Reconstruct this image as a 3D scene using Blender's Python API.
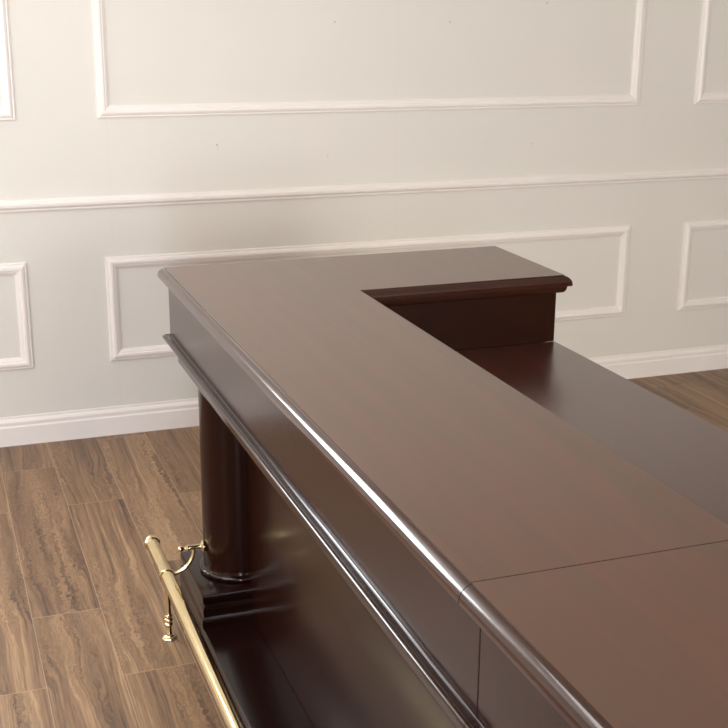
import bpy, bmesh, math, random
from mathutils import Vector, Matrix
random.seed(4)
S = bpy.context.scene
for o in list(bpy.data.objects): bpy.data.objects.remove(o)
COL = S.collection

# ------------------------------------------------------------ camera, light, exposure
cd = bpy.data.cameras.new('camera'); cam = bpy.data.objects.new('camera', cd); COL.objects.link(cam)
cd.sensor_width = 36.0; cd.lens = 1219.09 / 728 * 36.0; cd.clip_start = 0.02
RT = Vector((0.93997405, -0.34116812, 0.00728626)); UP = Vector((0.09060695, 0.27010871, 0.95855707)); FW = Vector((0.3289972, 0.90035859, -0.28480738))
m = Matrix((RT, UP, -FW)).transposed().to_4x4(); m.translation = (0, 0, 1.75)
cam.matrix_world = m
S.camera = cam
cd.dof.use_dof = True; cd.dof.focus_distance = 2.2; cd.dof.aperture_fstop = 22

w = bpy.data.worlds.new('world'); S.world = w; w.use_nodes = True
bg = w.node_tree.nodes['Background']; bg.inputs[0].default_value = (0.80, 0.88, 1.0, 1); bg.inputs[1].default_value = 1.0

def area(name, loc, size, direction, power, color):
    d = bpy.data.lights.new(name, 'AREA'); d.shape = 'RECTANGLE'; d.size, d.size_y = size
    d.energy = power; d.color = color
    o = bpy.data.objects.new(name, d); COL.objects.link(o); o.location = loc
    o.rotation_euler = Vector(direction).to_track_quat('-Z', 'Y').to_euler()
    return o
# daylight from windows left and behind the camera, plus one added fill
area('daylight_left_far', (-4.26, 2.6, 1.45), (1.7, 2.0), (1, 0, 0), 8, (1.0, 0.965, 0.92))
area('daylight_left_near', (-4.26, -0.6, 1.45), (1.7, 2.0), (1, 0, 0), 48, (1.0, 0.965, 0.92))
area('daylight_back', (-0.75, -3.95, 1.25), (0.45, 2.3), (0, 1, 0), 100, (0.70, 0.80, 1.0))
area('daylight_beside_panelling', (-1.25, 4.96, 2.0), (1.4, 1.3), (0, -1, 0), 80, (0.88, 0.93, 1.0))
area('fill_back_right', (1.5, -3.95, 1.5), (1.6, 2.1), (0, 1, 0), 180, (1.0, 0.97, 0.93))  # added fill that evens out the back wall, no known window

S.view_settings.view_transform = 'Standard'; S.view_settings.look = 'None'
S.view_settings.gamma = 1; S.view_settings.use_curve_mapping = False
S.view_settings.exposure = 0.58

# ------------------------------------------------------------ helpers
def tag(o, label=None, cat=None, group=None, kind=None):
    if label: o['label'] = label
    if cat: o['category'] = cat
    if group: o['group'] = group
    if kind: o['kind'] = kind
    return o
def empty(name, loc, label, cat, group=None):
    o = bpy.data.objects.new(name, None); COL.objects.link(o); o.location = loc
    o.empty_display_size = 0.1
    return tag(o, label, cat, group)
def mk(name, bm, mat, parent=None, bevel=0, smooth=None, kind=None, segs=2):
    bmesh.ops.remove_doubles(bm, verts=bm.verts, dist=1e-6)
    bmesh.ops.recalc_face_normals(bm, faces=bm.faces)
    me = bpy.data.meshes.new(name); bm.to_mesh(me); bm.free()
    o = bpy.data.objects.new(name, me); COL.objects.link(o)
    if mat: me.materials.append(mat)
    if bevel:
        b = o.modifiers.new('bevel', 'BEVEL'); b.width = bevel; b.segments = segs; b.limit_method = 'ANGLE'; b.angle_limit = math.radians(35); b.harden_normals = False
    if smooth is not None:
        for p in me.polygons: p.use_smooth = True
        me.set_sharp_from_angle(angle=math.radians(smooth))
    if parent:
        o.parent = parent
        # geometry is written in world coordinates: shift it to the parent's frame
        chain = Vector((0, 0, 0)); q = parent
        while q: chain += q.location; q = q.parent
        if chain.length: me.transform(Matrix.Translation(-chain))
    if kind: o['kind'] = kind
    return o
def box(bm, x0, x1, y0, y1, z0, z1):
    v = [bm.verts.new((x, y, z)) for x in (x0, x1) for y in (y0, y1) for z in (z0, z1)]
    for f in ((0,1,3,2),(4,6,7,5),(0,4,5,1),(2,3,7,6),(0,2,6,4),(1,5,7,3)): bm.faces.new([v[i] for i in f])
def offset_poly(pts, offs):
    """pts CCW polygon; offs[i] = outward offset of edge i (pts[i]->pts[i+1])."""
    n = len(pts); out = []
    for i in range(n):
        a, b, c2 = Vector(pts[i-1]), Vector(pts[i]), Vector(pts[(i+1) % n])
        d1 = (b-a).normalized(); d2 = (c2-b).normalized()
        n1 = Vector((d1.y, -d1.x)); n2 = Vector((d2.y, -d2.x)); o1 = offs[i-1]; o2 = offs[i]
        det = n1.x*n2.y - n1.y*n2.x
        p1 = b.dot(n1)+o1; p2 = b.dot(n2)+o2
        out.append(((p1*n2.y-p2*n1.y)/det, (n1.x*p2-n2.x*p1)/det))
    return out
def loft(bm, pts, prof, fixed=(), cap=True):
    """polygon lofted through levels [(offset, z)]; edges in fixed are not offset."""
    rings = []
    for o, z in prof:
        q = offset_poly(pts, [0 if i in fixed else o for i in range(len(pts))])
        rings.append([bm.verts.new((x, y, z)) for x, y in q])
    n = len(pts)
    for a, b in zip(rings, rings[1:]):
        for i in range(n): bm.faces.new((a[i], a[(i+1) % n], b[(i+1) % n], b[i]))
    if cap: bm.faces.new(rings[0]); bm.faces.new(rings[-1])
def sweep(bm, path, prof, closed_path=False, tf=lambda x, y, z: (x, y, z)):
    """open or closed path in 2D with outward on the right; closed profile loop [(offset, h)]."""
    n = len(path); rings = []
    for i in range(n):
        ring = []
        p = Vector(path[i])
        if closed_path or 0 < i < n-1:
            a = Vector(path[i-1]); b = Vector(path[(i+1) % n])
            d1 = (p-a).normalized(); d2 = (b-p).normalized()
            n1 = Vector((d1.y, -d1.x)); n2 = Vector((d2.y, -d2.x))
            mvec = (n1+n2)/(1+n1.dot(n2))
        else:
            d = (Vector(path[1])-p) if i == 0 else (p-Vector(path[i-1]))
            d.normalize(); mvec = Vector((d.y, -d.x))
        for o, h in prof:
            q = p+mvec*o; ring.append(bm.verts.new(tf(q.x, q.y, h)))
        rings.append(ring)
    k = len(prof)
    pairs = list(zip(rings, rings[1:])) + ([(rings[-1], rings[0])] if closed_path else [])
    for a, b in pairs:
        for j in range(k): bm.faces.new((a[j], a[(j+1) % k], b[(j+1) % k], b[j]))
    if not closed_path: bm.faces.new(rings[0]); bm.faces.new(rings[-1])
def lathe(bm, prof, seg=48, mat=Matrix.Identity(4), a0=0, a1=2*math.pi):
    full = abs(a1-a0-2*math.pi) < 1e-6; rings = []
    ns = seg if full else seg+1
    for i in range(ns):
        a = a0+(a1-a0)*i/seg
        rings.append([bm.verts.new(mat @ Vector((r*math.cos(a), r*math.sin(a), z))) for r, z in prof])
    for i in range(seg):
        A, B = rings[i], rings[(i+1) % ns]
        for j in range(len(prof)-1):
            if prof[j][0] < 1e-6 and prof[j+1][0] < 1e-6: continue
            vs = [A[j], B[j], B[j+1], A[j+1]]
            bm.faces.new(vs)
    if full: bmesh.ops.remove_doubles(bm, verts=bm.verts, dist=1e-6)
def tube(bm, pts, rad, seg=16):
    pts = [Vector(p) for p in pts]; rings = []; up = Vector((0.01, 1, 0.02)).normalized()
    for i, p in enumerate(pts):
        t = (pts[min(i+1, len(pts)-1)]-pts[max(i-1, 0)]).normalized()
        u = up.cross(t).normalized(); v = t.cross(u)
        r = rad[i] if isinstance(rad, (list, tuple)) else rad
        rings.append([bm.verts.new(p+(u*math.cos(2*math.pi*k/seg)+v*math.sin(2*math.pi*k/seg))*r) for k in range(seg)])
    for a, b in zip(rings, rings[1:]):
        for k in range(seg): bm.faces.new((a[k], a[(k+1) % seg], b[(k+1) % seg], b[k]))
    bm.faces.new(rings[0]); bm.faces.new(rings[-1])
def arc(cx, cy, r, a0, a1, n):   # angles in degrees
    return [(cx+r*math.cos(math.radians(a0+(a1-a0)*i/n)), cy+r*math.sin(math.radians(a0+(a1-a0)*i/n))) for i in range(n+1)]

# ------------------------------------------------------------ materials
class NT:
    def __init__(s, name):
        s.m = bpy.data.materials.new(name); s.m.use_nodes = True; s.t = s.m.node_tree; s.b = s.t.nodes['Principled BSDF']
    def n(s, typ, **kw):
        nd = s.t.nodes.new(typ)
        for k, v in kw.items():
            if k.startswith('i_'): nd.inputs[k[2:].replace('_', ' ')].default_value = v
            else: setattr(nd, k, v)
        return nd
    def l(s, a, b): s.t.links.new(a, b)
    def math(s, op, a, b=None, c=None, clamp=False):
        nd = s.n('ShaderNodeMath', operation=op); nd.use_clamp = clamp
        for i, x in enumerate((a, b, c)):
            if x is None: continue
            if isinstance(x, (int, float)): nd.inputs[i].default_value = x
            else: s.l(x, nd.inputs[i])
        return nd.outputs[0]
    def ramp(s, fac, stops):
        r = s.n('ShaderNodeValToRGB'); e = r.color_ramp.elements
        while len(e) < len(stops): e.new(0.5)
        for q, (p, c3) in zip(e, stops): q.position = p; q.color = (*c3, 1)
        s.l(fac, r.inputs[0]); return r.outputs[0]
    def mix(s, fac, a, b, typ='MIX'):
        nd = s.n('ShaderNodeMix', data_type='RGBA', blend_type=typ)
        for sock, x in ((nd.inputs[0], fac), (nd.inputs[6], a), (nd.inputs[7], b)):
            if isinstance(x, (int, float)): sock.default_value = x
            elif isinstance(x, tuple): sock.default_value = (*x, 1)
            else: s.l(x, sock)
        return nd.outputs[2]
    def noise(s, vec, scale, detail=4, rough=0.55, dist=0):
        nd = s.n('ShaderNodeTexNoise'); nd.inputs['Scale'].default_value = scale; nd.inputs['Detail'].default_value = detail
        nd.inputs['Roughness'].default_value = rough; nd.inputs['Distortion'].default_value = dist
        s.l(vec, nd.inputs['Vector']); return nd.outputs['Fac']
    def mapped(s, vec, scale, loc=(0, 0, 0)):
        nd = s.n('ShaderNodeMapping'); nd.inputs['Scale'].default_value = scale; nd.inputs['Location'].default_value = loc
        s.l(vec, nd.inputs['Vector']); return nd.outputs[0]

def mahogany(name, axis, rough=0.3, k=(1, 1, 1), coat=0.0, ior=1.5):
    t = NT(name); g = t.n('ShaderNodeNewGeometry').outputs['Position']
    sc = [14, 14, 14]; sc[axis] = 0.7; sf = [110, 110, 110]; sf[axis] = 3.0
    a = t.noise(t.mapped(g, sc), 1.0, 5, 0.6, 0.6)
    b = t.noise(t.mapped(g, sf), 1.0, 3, 0.6)
    f = t.math('ADD', t.math('MULTIPLY', a, 0.7), t.math('MULTIPLY', b, 0.3))
    K = lambda c: tuple(x*y for x, y in zip(c, k))
    c = t.ramp(f, [(0.32, K((0.032, 0.0135, 0.0095))), (0.5, K((0.042, 0.0150, 0.0100))), (0.68, K((0.056, 0.0165, 0.0105)))])
    t.l(c, t.b.inputs['Base Color'])
    r = t.math('ADD', t.math('MULTIPLY', b, 0.06), rough-0.03)
    t.l(r, t.b.inputs['Roughness'])
    t.b.inputs['IOR'].default_value = ior; t.b.inputs['Specular Tint'].default_value = (1.0, 0.90, 0.80, 1)
    t.b.inputs['Coat Weight'].default_value = coat; t.b.inputs['Coat Roughness'].default_value = max(0.05, rough-0.08); t.b.inputs['Coat IOR'].default_value = ior
    bp = t.n('ShaderNodeBump'); bp.inputs['Strength'].default_value = 0.04; bp.inputs['Distance'].default_value = 0.001
    t.l(b, bp.inputs['Height']); t.l(bp.outputs[0], t.b.inputs['Normal'])
    return t.m
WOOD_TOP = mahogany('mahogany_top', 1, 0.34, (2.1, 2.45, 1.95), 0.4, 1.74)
WOOD_COUNTER_SHADED = mahogany('mahogany_counter_shaded', 1, 0.30, (1.1, 0.7, 0.6), 0.7, 1.6)  # darker copy of the mahogany: the counter's shade is put into its colour
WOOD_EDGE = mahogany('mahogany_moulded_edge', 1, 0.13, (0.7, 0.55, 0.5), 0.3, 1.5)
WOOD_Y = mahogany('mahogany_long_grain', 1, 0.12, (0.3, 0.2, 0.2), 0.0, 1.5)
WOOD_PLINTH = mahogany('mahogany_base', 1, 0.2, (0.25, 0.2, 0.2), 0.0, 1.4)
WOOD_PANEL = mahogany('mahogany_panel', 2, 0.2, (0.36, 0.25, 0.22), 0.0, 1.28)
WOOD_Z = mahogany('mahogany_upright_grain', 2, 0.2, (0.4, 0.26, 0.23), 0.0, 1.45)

def brass():
    t = NT('polished_brass'); g = t.n('ShaderNodeNewGeometry').outputs['Position']
    t.b.inputs['Metallic'].default_value = 1
    f = t.noise(t.mapped(g, (60, 8, 60)), 1.0, 4)
    t.l(t.ramp(f, [(0.3, (0.78, 0.62, 0.34)), (0.7, (0.87, 0.72, 0.44))]), t.b.inputs['Base Color'])
    t.l(t.math('ADD', t.math('MULTIPLY', f, 0.10), 0.06), t.b.inputs['Roughness'])
    return t.m
BRASS = brass()

def wall_paint(specks=True):
    t = NT('painted_wall'); g = t.n('ShaderNodeNewGeometry').outputs['Position']
    f = t.noise(g, 1.6, 4, 0.6); h = t.noise(g, 22, 3, 0.6)
    col = t.mix(t.math('MULTIPLY', f, 1.0), (0.71, 0.685, 0.615), (0.75, 0.705, 0.635))
    if specks:
        for x, z, r in ((1.652, 1.670, 0.0035), (2.164, 1.671, 0.0035), (1.147, 1.189, 0.004), (1.150, 1.175, 0.002), (2.62, 1.75, 0.004), (2.58, 1.15, 0.003), (1.62, 1.13, 0.003)):
            vm = t.n('ShaderNodeVectorMath', operation='DISTANCE'); t.l(g, vm.inputs[0]); vm.inputs[1].default_value = (x, 4.8973, z)
            mk_ = t.math('LESS_THAN', vm.outputs['Value'], r)
            col = t.mix(t.math('MULTIPLY', mk_, 0.6), col, (0.28, 0.25, 0.2))
        # the joints between the sheets of wallcovering
        sx = t.n('ShaderNodeSeparateXYZ'); t.l(g, sx.inputs[0])
        md = t.math('ABSOLUTE', t.math('SUBTRACT', t.math('MODULO', t.math('ADD', sx.outputs[0], 12.2-0.708), 1.22), 0.0))
        col = t.mix(t.math('MULTIPLY', t.math('LESS_THAN', md, 0.0022), 0.10), col, (0.4, 0.38, 0.33))
    t.l(col, t.b.inputs['Base Color']); t.b.inputs['Roughness'].default_value = 0.6
    bp = t.n('ShaderNodeBump'); bp.inputs['Strength'].default_value = 0.06; bp.inputs['Distance'].default_value = 0.002
    t.l(h, bp.inputs['Height']); t.l(bp.outputs[0], t.b.inputs['Normal'])
    return t.m
WALL = wall_paint()
def plain(name, c, r):
    t = NT(name); g = t.n('ShaderNodeNewGeometry').outputs['Position']
    f = t.noise(g, 6, 4)
    t.l(t.mix(f, tuple(x*0.96 for x in c), tuple(min(1, x*1.04) for x in c)), t.b.inputs['Base Color']); t.b.inputs['Roughness'].default_value = r
    return t.m
TRIM = plain('trim_paint', (0.86, 0.80, 0.745), 0.4)
CEIL = plain('ceiling_paint', (0.78, 0.74, 0.68), 0.8)
WALL_DK = plain('unseen_wall_dark', (0.30, 0.25, 0.20), 0.7)  # unseen walls, darkened to keep reflections in the column dark
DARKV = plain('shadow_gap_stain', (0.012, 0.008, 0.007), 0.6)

def laminate():
    t = NT('laminate_planks')
    uv = t.n('ShaderNodeUVMap', uv_map='UVMap').outputs[0]
    at = t.n('ShaderNodeAttribute', attribute_name='plank'); pid = at.outputs['Fac']
    sep = t.n('ShaderNodeSeparateXYZ'); t.l(uv, sep.inputs[0]); u, v = sep.outputs[0], sep.outputs[1]
    cb = t.n('ShaderNodeCombineXYZ'); t.l(u, cb.inputs[0]); t.l(v, cb.inputs[1]); t.l(t.math('MULTIPLY', pid, 37.0), cb.inputs[2])
    P = cb.outputs[0]
    # slow side-to-side wander of the grain lines, with knots where they swirl
    wob = t.noise(t.mapped(P, (5, 1.5, 1)), 1.0, 2, 0.5, 0.2)
    swirl = t.noise(t.mapped(P, (42, 20, 1), (5, 2, 0)), 1.0, 2, 0.45, 1.8)
    zone = t.noise(t.mapped(P, (7, 1.1, 1), (1, 7, 3)), 1.0, 2, 0.5)
    zm = t.math('MULTIPLY', t.math('SUBTRACT', zone, 0.47), 9.0, clamp=True)
    ub = t.math('ADD', t.math('ADD', u, t.math('MULTIPLY', wob, 0.045)), t.math('MULTIPLY', t.math('MULTIPLY', swirl, zm), 0.05))
    c2 = t.n('ShaderNodeCombineXYZ'); t.l(ub, c2.inputs[0]); t.l(v, c2.inputs[1]); t.l(t.math('MULTIPLY', pid, 37.0), c2.inputs[2]); Q = c2.outputs[0]
    broad = t.noise(t.mapped(Q, (24, 0.55, 1)), 1.0, 3, 0.55)
    lines = t.noise(t.mapped(Q, (150, 1.6, 1)), 1.0, 4, 0.65)
    fine = t.noise(t.mapped(P, (260, 14, 1)), 1.0, 3, 0.6)
    f = t.math('ADD', t.math('ADD', t.math('MULTIPLY', broad, 0.42), t.math('MULTIPLY', lines, 0.40)), t.math('MULTIPLY', fine, 0.18))
    f = t.math('ADD', f, t.math('MULTIPLY', t.math('SUBTRACT', pid, 0.5), 0.05))
    c = t.ramp(f, [(0.37, (0.068, 0.034, 0.016)), (0.45, (0.150, 0.081, 0.040)), (0.52, (0.222, 0.126, 0.062)), (0.64, (0.39, 0.238, 0.122))])
    crack = t.noise(t.mapped(Q, (42, 0.9, 1), (3, 1, 0)), 1.0, 5, 0.6)
    cm = t.math('MULTIPLY', t.math('SUBTRACT', 0.375, crack), 16.0, clamp=True)
    c = t.mix(t.math('MULTIPLY', cm, 0.6), c, (0.045, 0.024, 0.014))
    # light bevelled seam
    du = t.math('MINIMUM', u, t.math('SUBTRACT', 0.2005, u)); 
    dv = t.math('MINIMUM', v, t.math('SUBTRACT', 1.225, v))
    se = t.math('MAXIMUM', t.math('MULTIPLY', t.math('LESS_THAN', du, 0.0013), 0.6), t.math('MULTIPLY', t.math('LESS_THAN', dv, 0.0018), 0.5))
    c = t.mix(se, c, (0.42, 0.28, 0.17))
    t.l(c, t.b.inputs['Base Color'])
    t.l(t.math('ADD', t.math('MULTIPLY', fine, 0.15), 0.36), t.b.inputs['Roughness'])
    bp = t.n('ShaderNodeBump'); bp.inputs['Strength'].default_value = 0.12; bp.inputs['Distance'].default_value = 0.001
    t.l(f, bp.inputs['Height']); t.l(bp.outputs[0], t.b.inputs['Normal'])
    return t.m
LAM = laminate()

# ------------------------------------------------------------ the room
D = 4.8973; XL, XR, YB, HC = -4.3, 6.2, -4.0, 2.8
def slab(name, args, mat):
    bm = bmesh.new(); box(bm, *args); return mk(name, bm, mat, kind='structure')
slab('wall_right', (XR, XR+0.1, YB, D, -0.1, HC+0.1), WALL_DK)
slab('ceiling', (XL, XR, YB, D, HC, HC+0.1), CEIL)
def wall_open(name, axis, pos, thick, a0, a1, holes, mat):
    """wall with openings [(a0,a1,z0,z1)] along the other axis"""
    bm = bmesh.new(); cur = a0
    def bb(p0, p1, z0, z1):
        if axis == 0: box(bm, min(pos, pos+thick), max(pos, pos+thick), p0, p1, z0, z1)
        else: box(bm, p0, p1, min(pos, pos+thick), max(pos, pos+thick), z0, z1)
    for h0, h1, z0, z1 in holes:
        bb(cur, h0, -0.1, HC+0.1); bb(h0, h1, -0.1, z0); bb(h0, h1, z1, HC+0.1); cur = h1
    bb(cur, a1, -0.1, HC+0.1)
    return mk(name, bm, mat, kind='structure')
wall_open('wall_back', 1, D, 0.1, XL-0.1, XR+0.1, [(-1.97, -0.53, 1.33, 2.68)], WALL)
wall_open('wall_left', 0, XL, -0.1, YB, D, [(-1.6, 0.4, 0.6, 2.3), (1.6, 3.6, 0.6, 2.3)], WALL_DK)
wall_open('wall_front', 1, YB, -0.1, XL-0.1, XR+0.1, [(-1.1, -0.4, 0.05, 2.45), (0.7, 2.3, 0.45, 2.55)], WALL_DK)  # second opening is made up for the added fill
def window(name, axis, pos, a0, a1, z0, z1):
    bm = bmesh.new(); wd = 0.05
    def bb(p0, p1, q0, q1):
        if axis == 0: box(bm, pos-0.09, pos-0.05, p0, p1, q0, q1)
        else: box(bm, p0, p1, pos-0.09, pos-0.05, q0, q1)
    mid = (a0+a1)/2
    bb(a0, a0+wd, z0, z1); bb(a1-wd, a1, z0, z1); bb(a0+wd, a1-wd, z0, z0+wd); bb(a0+wd, a1-wd, z1-wd, z1); bb(mid-0.02, mid+0.02, z0+wd, z1-wd)
    mk(name, bm, TRIM, kind='structure')
window('window_5', 1, D+0.12, -1.97, -0.53, 1.33, 2.68)
window('window_1', 0, XL, -1.6, 0.4, 0.6, 2.3); window('window_2', 0, XL, 1.6, 3.6, 0.6, 2.3)
window('window_3', 1, YB, -1.1, -0.4, 0.05, 2.45); window('fill_frame', 1, YB, 0.7, 2.3, 0.45, 2.55)  # the second frame here surrounds the added fill, a made-up window

# plank floor: one face per plank, its own length coordinate and number
def floor():
    bm = bmesh.new(); uvl = bm.loops.layers.uv.new('UVMap'); al = bm.loops.layers.float.new('plank')
    W, L = 0.2005, 1.225
    off = {0: 2.966, 1: 3.366, 2: 4.188, 3: 3.62, 4: 4.165, -1: 3.75, 5: 3.1, 14: 3.9, 15: 4.4, 16: 3.5, 17: 4.15}
    rnd = random.Random(7); x_0 = 0.3954-2*W
    for r in range(-14, 30):
        xa = x_0+r*W; xb = xa+W
        if xb < XL or xa > XR: continue
        oy = off.get(r, rnd.uniform(0, L)+3); y = oy-math.ceil((oy-YB)/L)*L
        while y < D:
            ya, yb = max(y, YB), min(y+L, D); x1, x2 = max(xa, XL), min(xb, XR); pid = rnd.random()
            if yb > ya and x2 > x1:
                f = bm.faces.new([bm.verts.new(p) for p in ((x1, ya, 0), (x2, ya, 0), (x2, yb, 0), (x1, yb, 0))])
                for lp in f.loops:
                    lp[uvl].uv = (lp.vert.co.x-xa, lp.vert.co.y-y); lp[al] = pid
            y += L
    me = bpy.data.meshes.new('floor'); 
    bmesh.ops.recalc_face_normals(bm, faces=bm.faces)
    bm.to_mesh(me); bm.free(); me.materials.append(LAM)
    o = bpy.data.objects.new('floor', me); COL.objects.link(o); o['kind'] = 'structure'
floor()

# picture-frame mouldings, chair rail, baseboards: swept along the wall plane (x, z) with the thickness towards the room
def wall_tf(x, y, h): return (x, D-h, y)
FP = [(0, 0), (0, 0.007), (-0.004, 0.0105), (-0.009, 0.010), (-0.012, 0.0145), (-0.020, 0.0185), (-0.028, 0.0175), (-0.033, 0.0125), (-0.037, 0.0125), (-0.041, 0.0085), (-0.047, 0.006), (-0.048, 0)]
tn = [0]
def frame(x0, x1, z0, z1):
    tn[0] += 1; bm = bmesh.new()
    sweep(bm, [(x0, z0), (x1, z0), (x1, z1), (x0, z1)], FP, True, wall_tf)
    mk('trim_%d' % tn[0], bm, TRIM, kind='structure', smooth=25)
for a, b in ((-0.35, 0.3665), (0.674, 3.1125), (3.409, 5.84)):
    frame(a, b, 0.3205, 0.7555)
    frame(a, b, 1.3070, 2.45)
bm = bmesh.new()   # chair rail
CR = [(0.0, 0), (0, 0.010), (0.004, 0.013), (0.010, 0.013), (0.013, 0.020), (0.020, 0.026), (0.030, 0.027), (0.036, 0.022), (0.040, 0.014), (0.0455, 0.012), (0.0457, 0)]
sweep(bm, [(XL, 0.9562), (XR, 0.9562)], [(-o, h) for o, h in CR], False, wall_tf)
tn[0] += 1; mk('trim_%d' % tn[0], bm, TRIM, kind='structure', smooth=25)
BB = [(0, 0), (0, 0.016), (0.078, 0.016), (0.084, 0.0125), (0.090, 0.0125), (0.098, 0.0135), (0.106, 0.0105), (0.112, 0.006), (0.1217, 0.005), (0.1217, 0)]
bm = bmesh.new(); sweep(bm, [(XL, 0), (XR, 0)], [(-o, h) for o, h in BB], False, wall_tf); mk('baseboard_back', bm, TRIM, kind='structure', smooth=25)
bm = bmesh.new(); box(bm, XR-0.016, XR, YB, D-0.016, 0, 0.12); mk('baseboard_right', bm, TRIM, kind='structure')
bm = bmesh.new(); box(bm, XL, XL+0.016, YB, D-0.016, 0, 0.12); mk('baseboard_left', bm, TRIM, kind='structure')

# ceiling lamp over the floor between bar and back wall
LAMP = 4.0
t = NT('lamp_diffuser'); t.b.inputs['Base Color'].default_value = (0.9, 0.9, 0.9, 1)
t.b.inputs['Emission Color'].default_value = (0.93, 0.96, 1.0, 1); t.b.inputs['Emission Strength'].default_value = LAMP
DIFF = t.m
def ceiling_light(x, y, sx, sy, label):
    r = empty('ceiling_light', (x, y, HC), label, 'lamp', None)
    bm = bmesh.new(); f = 0.02
    for a in ((x-sx-f, x-sx, y-sy-f, y+sy+f), (x+sx, x+sx+f, y-sy-f, y+sy+f), (x-sx, x+sx, y-sy-f, y-sy), (x-sx, x+sx, y+sy, y+sy+f)): box(bm, *a, HC-0.05, HC)
    mk('frame', bm, TRIM, r)
    bm = bmesh.new(); box(bm, x-sx, x+sx, y-sy, y+sy, HC-0.035, HC-0.02); mk('diffuser', bm, DIFF, r)
ceiling_light(-0.75, 2.3, 0.6, 0.95, 'large white ceiling lamp panel above the floor beside the bar end')

# ------------------------------------------------------------ the bar
ZT = 1.05; XF = 0.608; XI = 1.0227; YE = 3.258; YI = 2.833; XE = 1.607; YJ = 1.262
# ogee edge: small step, quarter round, fillet, bed moulding
EDGE = [(o, ZT+h) for o, h in [(0.0, 0), (0.0006, -0.0022), (0.0030, -0.0028), (0.0058, -0.0042), (0.0078, -0.0055), (0.0098, -0.0071), (0.0117, -0.0089), (0.0134, -0.0109), (0.0149, -0.0133), (0.0160, -0.0160),
        (0.0168, -0.0190), (0.0172, -0.0225), (0.0172, -0.0275), (0.0160, -0.0285), (0.0070, -0.0285), (0.0065, -0.036)]] + [(-0.008+0.0135*math.cos(math.radians(a)), ZT-0.038-0.012*math.sin(math.radians(a))) for a in range(10, 91, 16)] + [(-0.012, ZT-0.050)]
YL = 1.247   # the joint between the two sections below the countertop
def bar_section(y0, y1, ret, label, name='bar_counter'):
    """one section of the bar; ret: it turns the corner and returns to the right at its far end"""
    root = empty(name, (XF, y0, 0), label, 'bar counter', None)
    g = 0.0008
    if ret: poly = [(XF, y1), (XF, y0+g), (XI, y0+g), (XI, YI), (XE, YI), (XE, y1)]; fixed = (1, 2)
    else: poly = [(XF, y1-g), (XF, y0), (XI, y0), (XI, y1-g)]; fixed = (2, 3)
    bm = bmesh.new(); loft(bm, poly, EDGE, fixed)
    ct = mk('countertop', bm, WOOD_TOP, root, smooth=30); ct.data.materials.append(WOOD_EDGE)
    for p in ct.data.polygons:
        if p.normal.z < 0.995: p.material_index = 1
    # fascia / upper wall: flush frieze board around the upper body
    if ret: y0 = YL
    else: y1 = YL
    xf = 0.615; zb = 0.8605
    if ret: pf = [(xf, y1-0.006), (xf, y0+g), (XI-0.018, y0+g), (XI-0.018, YI+0.02), (XE-0.010, YI+0.02), (XE-0.010, y1-0.006)]
    else: pf = [(xf, y1-g), (xf, y0+0.006), (XI-0.018, y0+0.006), (XI-0.018, y1-g)]
    bm = bmesh.new(); loft(bm, pf, [(0, zb), (0, ZT-0.049)]); mk('fascia', bm, WOOD_Z, root, bevel=0.0012)
    # cornice: projecting rounded ledge and stepped mouldings under the fascia
    e1 = y1-0.006
    if ret: path = [(XE-0.010, e1), (xf, e1), (xf, y0+g)]
    else: path = [(xf, y1-g), (xf, y0+0.006), (XI-0.018, y0+0.006)]
    prof = [(-0.03, 0.8635), (0.001, 0.8635), (0.0022, 0.8625), (0.0026, 0.8590), (0.0098, 0.8585), (0.0104, 0.8600), (0.0118, 0.8600), (0.0125, 0.8575)]
    prof += [(0.0125+0.006*math.sin(math.radians(a)), 0.8515+0.006*math.cos(math.radians(a))) for a in range(15, 166, 15)] + [(0.004, 0.8455), (0.002, 0.8430)]
    prof += [(-0.006, 0.8400), (-0.0125, 0.8340), (-0.0150, 0.8280), (-0.0160, 0.8200), (-0.0160, 0.7860), (-0.0185, 0.7810), (-0.026, 0.7775), (-0.036, 0.7760), (-0.06, 0.7750), (-0.06, 0.83)]
    bm = bmesh.new(); sweep(bm, path, prof[::1], False); mk('cornice', bm, WOOD_Y, root, smooth=20)
    # soffit slab over the columns
    px = 0.765
    if ret: ps = [(xf+0.03, y1-0.036), (xf+0.03, y0+g), (XI-0.02, y0+g), (XI-0.02, YI+0.03), (XE-0.03, YI+0.03), (XE-0.03, y1-0.036)]
    else: ps = [(xf+0.03, y1-g), (xf+0.03, y0+0.036), (XI-0.02, y0+0.036), (XI-0.02, y1-g)]
    bm = bmesh.new(); loft(bm, ps, [(0, 0.775), (0, 0.8600)]); mk('soffit', bm, WOOD_Y, root)
    # body with the glossy front panel
    if ret: pb = [(px, y1-0.03), (px, y0+g), (XI-0.04, y0+g), (XI-0.04, YI+0.04), (XE-0.03, YI+0.04), (XE-0.03, y1-0.03)]
    else: pb = [(px, y1-g), (px, y0+0.03), (XI-0.04, y0+0.03), (XI-0.04, y1-g)]
    bm = bmesh.new(); loft(bm, pb, [(0, 0.0), (0, 0.775)]); mk('front_panel', bm, WOOD_PANEL, root, bevel=0.001)
    # platform the foot of the bar stands on
    zp = 0.095
    a0, a1 = (y0+g, y1-0.0) if ret else (y0, y1-g)
    bm = bmesh.new()
    pr = [(0, 0.0), (0, zp-0.016)] + [(0.008*(1-math.cos(math.radians(a)))*1.0, zp-0.016+0.016*math.sin(math.radians(a))) for a in range(15, 91, 15)] + [(0.148, zp), (0.148, 0)]
    sweep(bm, [(0.616, a1), (0.616, a0)], [(-o, h) for o, h in pr], False)
    mk('platform', bm, WOOD_PLINTH, root, smooth=40)
    cols = [y1-0.132, y0+0.135] if ret else [y1-0.135, y0+0.135]
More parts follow.
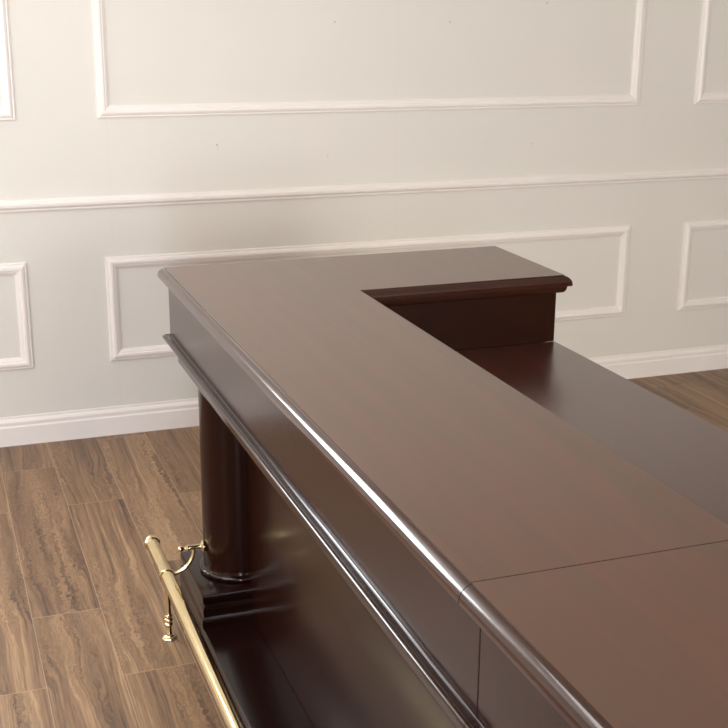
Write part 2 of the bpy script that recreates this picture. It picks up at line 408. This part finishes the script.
    for yc in cols:
        M = Matrix.Translation((px, yc, 0))
        lim0, lim1 = math.pi/2, 3*math.pi/2
        # plinth: stepped square block, half engaged in the panel
        lo, hi = yc-0.146, yc+0.146
        if ret and yc < y1-1: lo = yc-0.133
        if not ret and yc > y0+1: hi = yc+0.1335
        bm = bmesh.new()
        pl = [(px+0.002, hi), (0.627, hi), (0.627, lo), (px+0.002, lo)]
        fx = [3] + ([2] if (ret and yc < y1-1) else []) + ([0] if (not ret and yc > y0+1) else [])
        PR = [(0.007, zp), (0.007, zp+0.018), (0.0035, zp+0.024), (0.0015, zp+0.032), (0.0035, zp+0.042), (0.0035, zp+0.052), (0.0, zp+0.056), (-0.0035, zp+0.062), (-0.0035, zp+0.066),
              (0.001, zp+0.070), (0.003, zp+0.078), (0.003, zp+0.0895), (0.0022, zp+0.0930), (0.0005, zp+0.0953), (-0.0015, zp+0.096)]
        loft(bm, pl, PR, fx)
        pln = mk('plinth', bm, WOOD_PLINTH, root, smooth=28)
        z0 = zp+0.096
        bm = bmesh.new()
        R = 0.1015
        shaft = [(0.0, z0), (R+0.006, z0), (R+0.008, z0+0.002)] + [(R+0.005+0.008*math.cos(math.radians(a)), z0+0.009+0.007*math.sin(math.radians(a))) for a in range(-50, 91, 14)] + [(R+0.001, z0+0.0180), (R, z0+0.026)]
        lathe(bm, shaft+[(0.0, z0+0.026)], 40, M, lim0, lim1)
        mk('base_ring', bm, WOOD_Y, root, smooth=40)
        bm = bmesh.new()
        lathe(bm, [(0.0, z0+0.026), (R, z0+0.026), (R, 0.762), (R-0.006, 0.763), (R-0.006, 0.775), (0.0, 0.775)], 48, M, lim0, lim1)
        mk('column', bm, WOOD_PANEL, root, smooth=30)
    return root
bar_section(YJ, YE, True, 'dark mahogany bar section with the far column and the short raised return by the wall')
bar_section(-0.74, YJ, False, 'straight dark mahogany bar section nearest the viewer, this side of the countertop seam')

# lower work counter behind the raised bar
root = empty('work_counter', (1.3, 1.0, 0), 'lower dark brown work counter on the inner side of the raised bar', 'counter')
bm = bmesh.new(); box(bm, XI-0.0175, 1.599, -0.73, YI+0.0195, 0.83, 0.8605); mk('worktop', bm, WOOD_COUNTER_SHADED, root, bevel=0.0006)
bm = bmesh.new(); box(bm, XI+0.0, 1.575, -0.72, YI+0.0, 0.08, 0.83); mk('cabinet_body', bm, WOOD_Z, root, bevel=0.001)
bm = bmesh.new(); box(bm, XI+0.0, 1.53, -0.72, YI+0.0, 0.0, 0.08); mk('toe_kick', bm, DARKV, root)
for i in range(6):
    a = -0.71+i*0.59
    bm = bmesh.new(); box(bm, 1.575, 1.592, a, a+0.58, 0.10, 0.815)
    d = mk('door', bm, WOOD_Z, root, bevel=0.002)
    bm = bmesh.new(); tube(bm, [(1.592, a+0.5, 0.66), (1.612, a+0.5, 0.66), (1.612, a+0.5, 0.56), (1.592, a+0.5, 0.56)], 0.004, 8)
    mk('handle', bm, BRASS, d)

# ------------------------------------------------------------ brass foot rail
RX, RZ, RR = 0.553, 0.199, 0.019
rail = empty('foot_rail', (RX, 3.12, 0), 'polished brass foot rail on short posts along the foot of the bar', 'foot rail')
YEND = 3.335
bm = bmesh.new()
RY = Matrix.Translation((RX, 0, RZ)) @ Matrix.Rotation(-math.pi/2, 4, 'X')   # lathe z -> +Y
lathe(bm, [(0, -0.72), (RR, -0.72), (RR, YEND), (0, YEND)], 40, RY)
mk('tube', bm, BRASS, rail, smooth=40)
bm = bmesh.new()
cap = [(0, YEND-0.004), (RR+0.0005, YEND-0.004), (RR+0.0045, YEND-0.001), (RR+0.0055, YEND+0.004), (RR+0.0035, YEND+0.008), (RR+0.001, YEND+0.010), (RR+0.003, YEND+0.012), (RR+0.0035, YEND+0.016), (RR+0.001, YEND+0.021), (RR-0.006, YEND+0.026), (0, YEND+0.028)]
lathe(bm, cap, 40, RY); mk('end_cap', bm, BRASS, rail, smooth=35)
for yc in (3.12, 1.3995, 0.0):
    bm = bmesh.new()   # sleeve with collars where post and bracket meet the rail
    lathe(bm, [(RR, yc-0.012), (RR+0.003, yc-0.012), (RR+0.004, yc-0.009), (RR+0.0025, yc-0.006), (RR+0.002, yc), (RR+0.002, yc+0.045), (RR+0.0008, yc+0.05), (RR, yc+0.052)], 36, RY)
    mk('sleeve', bm, BRASS, rail, smooth=40)
    bm = bmesh.new(); PM = Matrix.Translation((RX, yc, 0))
    lathe(bm, [(0, 0.010), (0.0100, 0.010), (0.0100, 0.018), (0.0080, 0.022), (0.0080, 0.040), (0.0112, 0.042), (0.0122, 0.045), (0.0112, 0.048), (0.0085, 0.050), (0.0085, 0.053), (0.0112, 0.055), (0.0122, 0.0585), (0.0112, 0.062), (0.0085, 0.064), (0.0085, 0.067), (0.0105, 0.069), (0.0112, 0.072), (0.0085, 0.075), (0.0080, 0.078), (0.0080, RZ-RR+0.002), (0, RZ-RR+0.002)], 24, PM)
    p = mk('post', bm, BRASS, rail, smooth=40)
    bm = bmesh.new()
    lathe(bm, [(0, 0), (0.022, 0), (0.022, 0.003), (0.019, 0.006), (0.013, 0.008), (0.011, 0.011), (0, 0.0115)], 8, PM)
    mk('flange', bm, BRASS, p, bevel=0.001)
    if yc > 0.5:
        zb = 0.272; sx = 0.765-math.sqrt(max(0.106**2-0.0**2, 0))
        XM = Matrix.Translation((sx+0.002, yc if yc < 2 else 3.12, zb)) @ Matrix.Rotation(-math.pi/2, 4, 'Y')  # lathe z -> -X
        bm = bmesh.new()
        lathe(bm, [(0, 0), (0.0165, 0), (0.0165, 0.003), (0.012, 0.006), (0.008, 0.008), (0.007, 0.012), (0.007, 0.040), (0.009, 0.042), (0.009, 0.046), (0.0055, 0.049), (0.0045, 0.056), (0.0065, 0.059), (0.0088, 0.064), (0.0088, 0.068), (0.0065, 0.073), (0, 0.075)], 28, XM)
        b = mk('bracket_arm', bm, BRASS, rail, smooth=40)
        # curved strap from the arm down to the sleeve
        xs = sx-0.026; pts = []
        for i in range(13):
            a = math.radians(90*i/12)
            pts.append((xs-(xs-RX-RR*0.8)*(1-math.cos(a)), yc, zb-0.004-(zb-0.004-RZ)*math.sin(a)))
        bm = bmesh.new(); tube(bm, pts, 0.0055, 12); mk('strap', bm, BRASS, rail, smooth=40)
